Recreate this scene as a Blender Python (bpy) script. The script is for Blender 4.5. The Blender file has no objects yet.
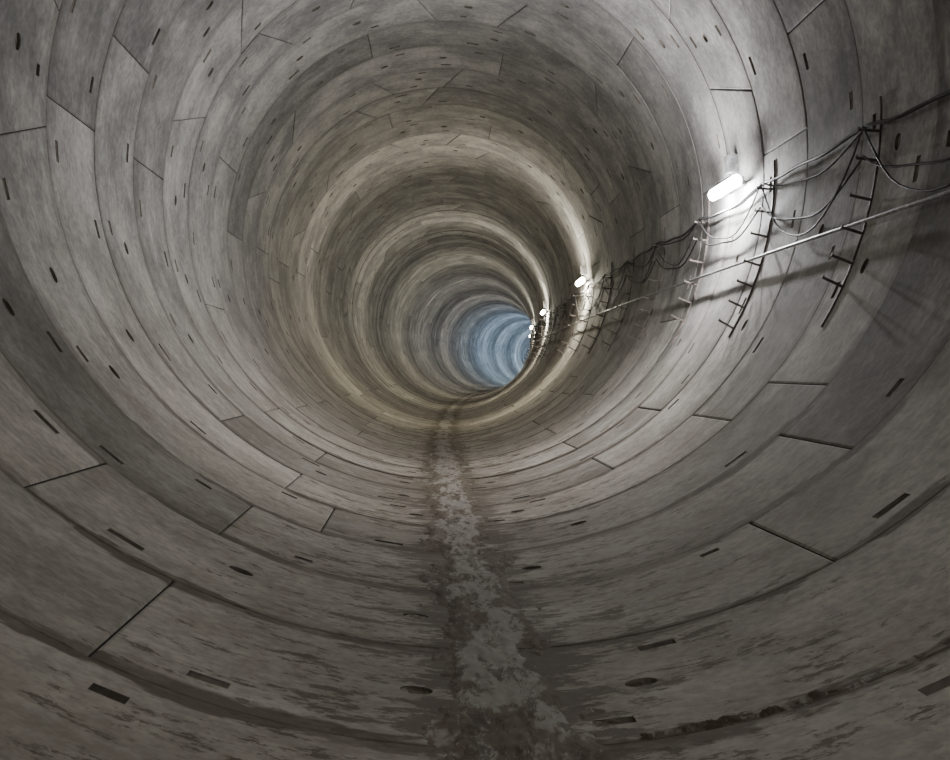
import bpy, math, random
from mathutils import Vector, noise
random.seed(7)
R=3.1; W=1.5; S0=4.17
I0,I1=-10,124

def cx(y):
    d=y/R
    return R*(0.12-0.055*d+0.00215*d*d)
def dcx(y):
    return -0.055+2*0.00215*(y/R)
def P(phi,s,r):
    """phi radians from invert, + to the right; s metres along tunnel; r radius"""
    t=dcx(s); L=math.sqrt(1+t*t)
    nx,ny=1/L,-t/L
    a=r*math.sin(phi)
    return (cx(s)+a*nx, s+a*ny, -r*math.cos(phi))

# ------------------------------------------------------------ materials
def new_mat(name):
    m=bpy.data.materials.new(name); m.use_nodes=True
    nt=m.node_tree; nt.nodes.clear()
    out=nt.nodes.new('ShaderNodeOutputMaterial')
    b=nt.nodes.new('ShaderNodeBsdfPrincipled')
    nt.links.new(b.outputs[0],out.inputs[0])
    return m,nt,b
class G:
    def __init__(s,nt): s.nt=nt
    def n(s,t,**k):
        x=s.nt.nodes.new(t)
        for a,v in k.items(): setattr(x,a,v)
        return x
    def set(s,sock,v):
        if hasattr(v,'is_output'): s.nt.links.new(v,sock)
        else: sock.default_value=v
    def math(s,op,a,b=0.0,clamp=False):
        x=s.n('ShaderNodeMath',operation=op,use_clamp=clamp); s.set(x.inputs[0],a); s.set(x.inputs[1],b); return x.outputs[0]
    def mix(s,f,a,b,mode='MIX'):
        x=s.n('ShaderNodeMix',data_type='RGBA',blend_type=mode); s.set(x.inputs[0],f); s.set(x.inputs[6],a); s.set(x.inputs[7],b); return x.outputs[2]
    def noise(s,vec,scale,detail=4,rough=.6,dist=0):
        x=s.n('ShaderNodeTexNoise'); s.set(x.inputs['Vector'],vec); x.inputs['Scale'].default_value=scale
        x.inputs['Detail'].default_value=detail; x.inputs['Roughness'].default_value=rough; x.inputs['Distortion'].default_value=dist
        return x.outputs['Fac']
    def ss(s,v,a,b,lo=0.,hi=1.):
        x=s.n('ShaderNodeMapRange',interpolation_type='SMOOTHSTEP'); s.set(x.inputs[0],v)
        for i,q in enumerate((a,b,lo,hi)): x.inputs[i+1].default_value=q
        return x.outputs[0]
    def vec(s,x,y,z=0.):
        c=s.n('ShaderNodeCombineXYZ'); s.set(c.inputs[0],x); s.set(c.inputs[1],y); s.set(c.inputs[2],z); return c.outputs[0]

def concrete():
    m,nt,b=new_mat('weathered_concrete'); g=G(nt)
    uv=g.n('ShaderNodeUVMap'); uv.uv_map='UVMap'
    sp=g.n('ShaderNodeSeparateXYZ'); nt.links.new(uv.outputs[0],sp.inputs[0])
    u,v=sp.outputs[0],sp.outputs[1]
    tone=g.n('ShaderNodeAttribute'); tone.attribute_name='tone'
    tn=tone.outputs['Fac']
    off=g.math('MULTIPLY',tn,37.)
    au=g.math('ABSOLUTE',u)
    mott=g.noise(g.vec(u,g.math('MULTIPLY',v,.7),off),1.2,5,.68)
    fine=g.noise(g.vec(u,v,off),16,2,.7)
    strk=g.noise(g.vec(g.math('MULTIPLY',u,1.1),g.math('MULTIPLY',v,2.6),off),1.6,4,.68)
    floor=g.ss(au,1.2,5.2,1.,0.)
    cup=g.mix(g.ss(mott,.34,.66),(.215,.21,.203,1),(.41,.40,.38,1))
    cdn=g.mix(g.ss(mott,.34,.66),(.285,.257,.213,1),(.43,.402,.35,1))
    col=g.mix(floor,cup,cdn)
    k=g.math('MULTIPLY',g.math('ADD',.56,g.math('MULTIPLY',tn,.88)),
        g.math('MULTIPLY',g.ss(strk,.34,.66,.90,1.10),g.ss(fine,.3,.7,.83,1.15)))
    col=g.mix(1.,col,g.vec(k,k,k),'MULTIPLY')
    lw=g.math('MULTIPLY',g.ss(strk,.54,.68),g.ss(mott,.48,.62))
    col=g.mix(g.math('MULTIPLY',lw,.3),col,(.62,.62,.59,1))
    jd=g.math('PINGPONG',g.math('SUBTRACT',v,S0),W/2.)
    jn=g.ss(strk,.40,.60)
    jm=g.math('MULTIPLY',g.ss(g.math('SUBTRACT',jd,g.math('MULTIPLY',jn,.11)),0.,.06,1.,0.),g.math('MULTIPLY',g.ss(au,1.2,4.0,1.,.35),g.ss(mott,.36,.56,.45,1.)))
    col=g.mix(g.math('MULTIPLY',jm,.85),col,(.075,.056,.039,1))
    ds=g.noise(g.vec(g.math('MULTIPLY',u,1.5),g.math('MULTIPLY',v,2.9),9.),2.5,6,.80)
    thr=g.math('ADD',ds,g.math('ADD',g.ss(au,.1,2.2,.125,0.),g.ss(au,.12,.42,.12,0.)))
    dm=g.math('MULTIPLY',g.ss(thr,.61,.68),g.ss(au,.9,3.6,1.,0.))
    col=g.mix(g.math('MULTIPLY',dm,.8),col,(.072,.054,.037,1))
    film=g.math('MULTIPLY',g.ss(au,.15,1.9,1.,0.),g.ss(mott,.3,.7,.25,1.))
    col=g.mix(g.math('MULTIPLY',film,.4),col,(.18,.155,.118,1))
    nt.links.new(col,b.inputs['Base Color'])
    b.inputs['Roughness'].default_value=.85
    b.inputs['Specular IOR Level'].default_value=.1
    bp=g.n('ShaderNodeBump'); bp.inputs['Strength'].default_value=.3; bp.inputs['Distance'].default_value=.01
    nt.links.new(fine,bp.inputs['Height']); nt.links.new(bp.outputs[0],b.inputs['Normal'])
    return m
def simple(name,col,rough=.7,metal=0.,nscale=12,var=.35):
    m,nt,b=new_mat(name); g=G(nt)
    tc=g.n('ShaderNodeTexCoord')
    f=g.noise(tc.outputs['Object'],nscale,2,.65)
    a=tuple(c*(1-var) for c in col)+(1,); c2=tuple(min(1,c*(1+var)) for c in col)+(1,)
    nt.links.new(g.mix(g.ss(f,.3,.7),a,c2),b.inputs['Base Color'])
    b.inputs['Roughness'].default_value=rough; b.inputs['Metallic'].default_value=metal
    b.inputs['Specular IOR Level'].default_value=.25
    return m
def emis(name,col,st):
    m=bpy.data.materials.new(name); m.use_nodes=True; nt=m.node_tree; nt.nodes.clear()
    out=nt.nodes.new('ShaderNodeOutputMaterial'); e=nt.nodes.new('ShaderNodeEmission')
    e.inputs[0].default_value=tuple(col)+(1,); e.inputs[1].default_value=st
    nt.links.new(e.outputs[0],out.inputs[0])
    try: m.cycles.emission_sampling='NONE'
    except Exception: pass
    return m

M_con=concrete()
M_dark=simple('joint_gasket',(.075,.062,.05),.9)
M_pocket=simple('pocket_concrete',(.17,.145,.12),.9)
M_steel=simple('rusty_galvanised_steel',(.11,.09,.08),.6,.2,20)
M_cable=simple('cable_rubber',(.06,.057,.057),.6)
M_pipe=simple('grey_conduit',(.34,.34,.35),.45,.2)
M_house=simple('lamp_housing_grey',(.16,.16,.16),.5)

# ------------------------------------------------------------ mesh builder
class MB:
    def __init__(s): s.v=[];s.f=[];s.uvv=[];s.sm=[];s.mi=[];s.tn=[]
    def vert(s,phi,sv,r):
        s.v.append(P(phi,sv,r)); s.uvv.append((phi*R,sv)); return len(s.v)-1
    def face(s,idx,smooth=False,mi=0,tone=.5):
        s.f.append(idx); s.sm.append(smooth); s.mi.append(mi); s.tn.append(tone)
def make(name,mb,mats):
    me=bpy.data.meshes.new(name); me.from_pydata(mb.v,[],mb.f)
    me.polygons.foreach_set('use_smooth',mb.sm); me.polygons.foreach_set('material_index',mb.mi)
    if mb.uvv:
        ul=me.uv_layers.new(name='UVMap'); arr=[]
        for f in mb.f:
            for i in f: arr.extend(mb.uvv[i])
        ul.data.foreach_set('uv',arr)
        at=me.attributes.new('tone','FLOAT','FACE'); at.data.foreach_set('value',mb.tn)
    for m in mats: me.materials.append(m)
    me.update(); o=bpy.data.objects.new(name,me); bpy.context.scene.collection.objects.link(o); return o

rad=math.radians
T=MB()
def segment(pa0,pa1,pb0,pb1,s0,s1,r0,r1,tone,lod):
    g=.004; ch=.012 if lod<2 else .02
    sa,sb=s0+g,s1-g
    def rr(s): return r0+(r1-r0)*(s-s0)/(s1-s0)
    def ph(u,s):
        t=(s-s0)/(s1-s0); a=pa0+(pa1-pa0)*t; b=pb0+(pb1-pb0)*t; return a+(b-a)*u
    span=(pb0+pb1-pa0-pa1)/2*R
    ug=g/span; uc=ch/span
    u0,u1=ug+uc,1-ug-uc; t0,t1=sa+ch,sb-ch
    feats=[]
    if lod<2:
        hs=[.5] if span<2 else ([.5,.27] if random.random()<.5 else [.5])
        for uu in hs:
            w=.085/span; c=(s0+s1)/2+random.uniform(-.04,.04); uu+=random.uniform(-.02,.02)
            feats.append((uu-w,uu+w,c-.085,c+.085,'hole'))
        k=1 if span<2 else 3
        for side in (0,1):
            for i in range(k):
                if random.random()<.34: continue
                c=(i+.5)/k+(.07 if side else -.05)+random.uniform(-.02,.02); w=(.05+.045*random.random())/span
                if side: feats.append((c-w,c+w,s1-.30,s1-.225,'slot_n'))
                else: feats.append((c-w,c+w,s0+.225,s0+.30,'slot_f'))
    ok=[]
    for f in feats:
        if f[0]<u0+.01 or f[1]>u1-.01: continue
        if any(not(f[1]+.004<o[0] or o[1]+.004<f[0] or f[3]+.01<o[2] or o[3]+.01<f[2]) for o in ok): continue
        ok.append(f)
    feats=ok
    step=rad(3.) if lod<2 else rad(6.)
    nu=max(2,round((pb0-pa0)/step))
    U=set([u0,u1])
    for i in range(1,nu): U.add(u0+(u1-u0)*i/nu)
    S=set([t0,t1,(t0+t1)/2])
    fb=set()
    for f in feats: fb.update((f[0],f[1])); S.update((f[2],f[3]))
    U=sorted([x for x in U if x in(u0,u1) or all(abs(x-y)>.004 for y in fb)]+list(fb))
    S=sorted(S)
    grid={}
    def gv(i,j):
        k=(i,j)
        if k not in grid: grid[k]=T.vert(ph(U[i],S[j]),S[j],rr(S[j]))
        return grid[k]
    for i in range(len(U)-1):
        um=(U[i]+U[i+1])/2
        cand=[f for f in feats if f[0]<um<f[1]]
        for j in range(len(S)-1):
            sm=(S[j]+S[j+1])/2
            if any(f[2]<sm<f[3] for f in cand): continue
            T.face((gv(i,j),gv(i,j+1),gv(i+1,j+1),gv(i+1,j)),True,0,tone)
    def q(pts,mi=0,sm=False):
        T.face(tuple(T.vert(ph(u,s),s,r) for u,s,r in pts),sm,mi,tone)
    Ub=list(U)
    D=.045
    for (ti,to) in ((t0,sa),(t1,sb)):
        n=len(Ub)
        for i in range(n-1):
            a,b=Ub[i],Ub[i+1]
            ao=ug if i==0 else a; bo=1-ug if i==n-2 else b
            q([(a,ti,rr(ti)),(b,ti,rr(ti)),(bo,to,rr(to)+ch*.6),(ao,to,rr(to)+ch*.6)])
            if lod<2: q([(ao,to,rr(to)+ch*.6),(bo,to,rr(to)+ch*.6),(bo,to,R+D),(ao,to,R+D)],1)
    for (ui,uo) in ((u0,ug),(u1,1-ug)):
        q([(ui,t0,rr(t0)),(ui,t1,rr(t1)),(uo,sb,rr(sb)+ch*.6),(uo,sa,rr(sa)+ch*.6)])
        if lod<2: q([(uo,sa,rr(sa)+ch*.6),(uo,sb,rr(sb)+ch*.6),(uo,sb,R+D),(uo,sa,R+D)],1)
    for a,b,c,d,k in feats:
        if k=='hole':
            n=16; mu,ms=(a+b)/2,(c+d)/2; hu,hs_=(b-a)/2,(d-c)/2
            cor=[(mu+hu,ms+hs_),(mu-hu,ms+hs_),(mu-hu,ms-hs_),(mu+hu,ms-hs_)]
            cp=[(mu+.72*hu*math.cos(rad(45)+2*math.pi*i/n),ms+.72*hs_*math.sin(rad(45)+2*math.pi*i/n)) for i in range(n)]
            for e in range(4):
                arc=[cp[(e*4+j)%n] for j in range(5)]
                q([(x,y,rr(y)) for x,y in [cor[e]]+arc+[cor[(e+1)%4]]],0,True)
            for i in range(n):
                x,y=cp[i],cp[(i+1)%n]
                q([(x[0],x[1],rr(x[1])),(y[0],y[1],rr(y[1])),(y[0],y[1],rr(y[1])+.022),(x[0],x[1],rr(x[1])+.022)],2)
            q([(x,y,rr(y)+.022) for x,y in cp],2)
        else:
            if k=='slot_n': dc,dd=.006,.028
            else: dc,dd=.028,.006
            q([(a,c,rr(c)+dc),(b,c,rr(c)+dc),(b,d,rr(d)+dd),(a,d,rr(d)+dd)],2)
            q([(a,c,rr(c)),(b,c,rr(c)),(b,c,rr(c)+dc),(a,c,rr(c)+dc)],2)
            q([(a,d,rr(d)),(b,d,rr(d)),(b,d,rr(d)+dd),(a,d,rr(d)+dd)],2)
            q([(a,c,rr(c)),(a,d,rr(d)),(a,d,rr(d)+dd),(a,c,rr(c)+dc)],2)
            q([(b,c,rr(c)),(b,d,rr(d)),(b,d,rr(d)+dd),(b,c,rr(c)+dc)],2)

for i in range(I0,I1):
    s0=S0+W*i; s1=s0+W
    lod=0 if i<16 else (1 if i<34 else 2)
    if i<-3: lod=2
    A=(i%2==0)
    start=-25. if A else 28.
    start+=random.uniform(-1.5,1.5)
    if i%5==3: start+=22.5
    sgn=1 if A else -1
    spans=[67.5,67.5,67.5,22.5,67.5,67.5] if i%4<2 else [67.5,67.5,22.5,67.5,67.5,67.5]
    ringtone=random.uniform(-.24,.24)
    dr=random.uniform(-.002,.002)
    ang=start
    segs=[]
    for sp in spans:
        nx=ang+sgn*sp
        segs.append((min(ang,nx),max(ang,nx),sp)); ang=nx
    sl=3.2
    rtl=random.uniform(-.004,.004) if i<7 else random.uniform(-.009,.009)
    for (a,b,sp) in segs:
        c=(a+b)/2
        while c>180: a-=360;b-=360;c-=360
        while c<-180: a+=360;b+=360;c+=360
        def jslant(x):
            for (ka,kb,ks) in segs:
                if ks<30:
                    if abs((x-ka)%360)<.01 or abs((x-ka)%360-360)<.01: return (-sl,sl)
                    if abs((x-kb)%360)<.01 or abs((x-kb)%360-360)<.01: return (sl,-sl)
            return (0,0)
        ja=jslant(a); jb=jslant(b)
        e=dr+random.uniform(-.002,.002); tl=rtl+random.uniform(-.003,.003)
        tone=min(1,max(0,.5+ringtone+random.uniform(-.26,.26)))
        segment(rad(a+ja[0]),rad(a+ja[1]),rad(b+jb[0]),rad(b+jb[1]),s0,s1,R+e+tl,R+e-tl,tone,lod)
n=72
for i in range(I0,I1):
    s0=S0+W*i; s1=s0+W
    for j in range(n):
        a,b=2*math.pi*j/n,2*math.pi*(j+1)/n
        T.face(tuple(T.vert(p,s,R+.05) for p,s in((a,s0),(a,s1),(b,s1),(b,s0))),False,1,.5)
make('concrete_tunnel_lining',T,[M_con,M_dark,M_pocket])

# ------------------------------------------------------------ invert sludge strip
def sludge_mat():
    m,nt,b=new_mat('dried_mud_and_grout'); g=G(nt)
    uv=g.n('ShaderNodeUVMap'); uv.uv_map='UVMap'
    sp=g.n('ShaderNodeSeparateXYZ'); nt.links.new(uv.outputs[0],sp.inputs[0])
    u,v=sp.outputs[0],sp.outputs[1]
    V=g.vec(g.math('MULTIPLY',u,1.7),g.math('MULTIPLY',v,.5),0.)
    n1=g.noise(V,2.6,4,.7,.3); n2=g.noise(V,16.,4,.8); n3=g.noise(V,6.,5,.8,.6)
    edge=g.ss(g.math('ABSOLUTE',g.math('ADD',u,.01)),.05,.19)
    scr=g.ss(g.math('SUBTRACT',n1,g.math('MULTIPLY',edge,.12)),.41,.48)
    col=g.mix(scr,(.14,.112,.082,1),(.29,.27,.235,1))
    dk=g.math('ADD',n3,g.math('MULTIPLY',edge,.04))
    col=g.mix(g.math('MULTIPLY',g.ss(dk,.53,.58),.75),col,(.075,.057,.04,1))
    col=g.mix(g.math('MULTIPLY',g.ss(n2,.58,.66),.5),col,(.46,.44,.39,1))
    nt.links.new(col,b.inputs['Base Color'])
    b.inputs['Roughness'].default_value=.85
    b.inputs['Specular IOR Level'].default_value=.1
    return m
M_mud=sludge_mat()
B=MB()
nu=100; s=3.3; rows=[]
while s<75:
    rows.append(s); s+=max(.018,.003*s)
for s in rows:
    mid=.05*noise.noise((s*.5,1.7,0))-.01
    for k in range(nu+1):
        u=-.5+1.0*k/nu
        a=noise.fractal((u*6.,s*1.6,3.),.75,2.,6)
        f=noise.fractal((u*24,s*8,7.),.6,2.,5)
        side=-1 if u<mid else 1
        half=.17+.06*noise.noise((s*.7,5.,side*9.))
        e=(abs(u-mid)-half)/.12
        h=.0045+.012*a+.0045*f-.010*max(-.5,min(3,e))
        h=max(-.016,min(.017,h))
        B.vert(u/R,s,R-h)
for j in range(len(rows)-1):
    for k in range(nu):
        a=j*(nu+1)+k; B.face((a,a+1,a+nu+2,a+nu+1),True,0,.5)
make('dried_mud_strip',B,[M_mud])
B=MB()
nn=1000; wv=12
for j in range(nn+1):
    ph=rad(7+48*j/nn)
    for k in range(wv+1):
        v=-.06+.12*k/wv
        f=noise.fractal((ph*R*9,v*18,2.),.7,2.,5)
        amp=max(0.,min(1.,(noise.noise((ph*R*1.1,4.4,0))*1.3+.7)))
        h=-.005+amp*(.014*math.exp(-((v)/.03)**2)*(1+1.5*f)+.006*f)
        B.vert(ph,S0+.05+v+.02*noise.noise((ph*R*2,0,8)),R-max(-.02,min(.018,h)))
for j in range(nn):
    for k in range(wv):
        a=j*(wv+1)+k; B.face((a,a+1,a+wv+2,a+wv+1),True,0,.5)
make('crumbled_joint_mortar',B,[M_mud])

# ------------------------------------------------------------ services: rails, arms
def box(mb,pts8,mi=0):
    i=len(mb.v); mb.v.extend(pts8)
    for f in ((0,1,2,3),(7,6,5,4),(0,4,5,1),(1,5,6,2),(2,6,7,3),(3,7,4,0)):
        mb.f.append(tuple(i+x for x in f)); mb.sm.append(False); mb.mi.append(mi); mb.tn.append(.5)
def cbox(mb,p0,p1,s0,s1,r0,r1,mi=0):
    box(mb,[P(p0,s0,r0),P(p1,s0,r0),P(p1,s1,r0),P(p0,s1,r0),P(p0,s0,r1),P(p1,s0,r1),P(p1,s1,r1),P(p0,s1,r1)],mi)
K=MB()
RAILS=[9.75+3.0*k for k in range(-5,34)]
for s in RAILS:
    lo,hi=59,92
    for j in range(14):
        a=rad(lo+(hi-lo)*j/14); b=rad(lo+(hi-lo)*(j+1)/14)
        cbox(K,a,b,s-.008,s+.008,R-.018,R-.013)
        cbox(K,a,b,s-.008,s-.004,R-.013,R+.01)
        cbox(K,a,b,s+.004,s+.008,R-.013,R+.01)
    for d in (61,65,69,73,78,83,87):
        if random.random()<.15 and d<70: continue
        a=rad(d)+random.uniform(-.006,.006); h=.009/R
        L=.15
        cbox(K,a-h,a+h,s-.012,s+.012,R-.02-L,R-.012)
        cbox(K,a-h,a+h*2.4,s-.012,s+.012,R-.028-L,R-.02-L)
make('cable_bracket_rack',K,[M_steel])

def cable(name,base,sagr,th,mat,roff,s_from=-6,s_to=105,jit=.5):
    cu=bpy.data.curves.new(name,'CURVE'); cu.dimensions='3D'; cu.bevel_depth=th; cu.bevel_resolution=2
    pts=[]
    rr=[r for r in RAILS if s_from<=r<=s_to]
    for a,b in zip(rr[:-1],rr[1:]):
        sag=random.uniform(*sagr); n=14 if a<45 else 6
        j0=random.uniform(-.5,.5)
        for k in range(n):
            t=k/n
            dz=-4*sag*t*(1-t)
            ph=rad(base)+dz/R+.012*math.sin(t*6.28*2+j0)*jit
            pts.append(P(ph,a+(b-a)*t,R-roff+.05*4*t*(1-t)*(1 if sag>.1 else 0)))
    sp=cu.splines.new('POLY'); sp.points.add(len(pts)-1)
    for p,q in zip(sp.points,pts): p.co=(*q,1)
    cu.materials.append(mat); cu.use_fill_caps=True
    o=bpy.data.objects.new(name,cu); bpy.context.scene.collection.objects.link(o)
cable('electrical_cable',88.2,(.02,.08),.015,M_cable,.08,jit=.3)
cable('electrical_cable',87.9,(.08,.22),.010,M_cable,.12,jit=.3)
cable('electrical_cable',83.5,(.15,.40),.009,M_cable,.12)
cable('electrical_cable',87.6,(.35,.7),.008,M_cable,.14)
cable('steel_conduit',73.9,(0.0,0.0),.015,M_pipe,.09,jit=0)

# ------------------------------------------------------------ lamps
def lampcol(k):
    if k<=1: return (.97,.97,1.0),1.0
    if k==2: return (1.0,.94,.76),1.0
    if k<=4: return (1.0,.95,.77),.9
    if k<=6: return (1.0,.97,.88),.8
    if k==7: return (.8,.9,1.0),.95
    return (.50,.71,1.0),3.6
def point(name,loc,e,c,r):
    l=bpy.data.lights.new(name,'POINT'); l.energy=e; l.color=c; l.shadow_soft_size=r
    o=bpy.data.objects.new(name,l); o.location=loc; bpy.context.scene.collection.objects.link(o); return o
for k in range(0,12):
    s=14.25+15.0*(k-1)
    L=MB()
    col,mul=lampcol(k)
    ph=rad(90.9); rc=R-.15; hl=.58; n=12
    w=.045/R
    cbox(L,ph-w,ph+w,s-hl,s+hl,rc+.045,rc+.07,0)
    for e in (-1,1):
        y=s+e*hl*.6
        cbox(L,ph-.02/R,ph+.02/R,y-.02,y+.02,rc+.07,R+.01,0)
    cbox(L,ph+.17/R,ph+.36/R,s-.05,s+.11,R-.12,R+.01,0)
    cbox(L,ph+w,ph+.17/R,s-.012,s+.012,R-.07,R-.045,0)
    rt=.066; st=len(L.v)
    for e,q_ in ((-hl-.02,.6),(-hl,1),(hl,1),(hl+.02,.6)):
        for j in range(n):
            a=2*math.pi*j/n
            L.v.append(P(ph+rt*q_*math.cos(a)/rc,s+e,rc+rt*q_*math.sin(a)*.8-.01))
    for m_ in range(3):
        for j in range(n):
            b0=st+m_*n
            L.f.append((b0+j,b0+(j+1)%n,b0+n+(j+1)%n,b0+n+j)); L.sm.append(True); L.mi.append(1); L.tn.append(.5)
    for b0 in (st,st+3*n):
        L.f.append(tuple(range(b0,b0+n))); L.sm.append(False); L.mi.append(1); L.tn.append(.5)
    L.uvv=[]
    ob=make('tunnel_lamp',L,[M_house,emis('lamp_diffuser_glow',col,70)])
    E=310*mul
    if k==0: E*=.36
    if k==1: E*=1.6
    if k<=1:
        for e in (-.4,.4):
            q=point('tube_light',P(ph-.035,s+e,rc-.08),E/2,col,.035); q.parent=ob
    else:
        q=point('tube_light',P(ph-.03,s,rc-.10),E,col,.035); q.parent=ob
for k in range(-1,17):  # added weak fill lights along the tunnel axis, with no fixture behind them
    s=-2+6.2*k
    if s>100: break
    e={-1:9,0:11,1:19,2:20,3:10}.get(k,6)
    c=(1,.975,.92) if s<20 else (1,.965,.87)
    point('fill_light',P(0,s,.3),e,c,0.)

w=bpy.data.worlds.new('World'); bpy.context.scene.world=w; w.use_nodes=True
w.node_tree.nodes['Background'].inputs[0].default_value=(.8,.85,1,1)
w.node_tree.nodes['Background'].inputs[1].default_value=.15

cam=bpy.data.cameras.new('camera'); co=bpy.data.objects.new('camera',cam)
bpy.context.scene.collection.objects.link(co); bpy.context.scene.camera=co
cam.sensor_width=36; cam.lens=36*1340/950; cam.clip_end=500
co.location=(0,0,-.62*R); co.rotation_euler=(math.pi/2-8/1340,0,0)
vs=bpy.context.scene.view_settings
vs.view_transform='AgX'; vs.look='None'; vs.exposure=0.05
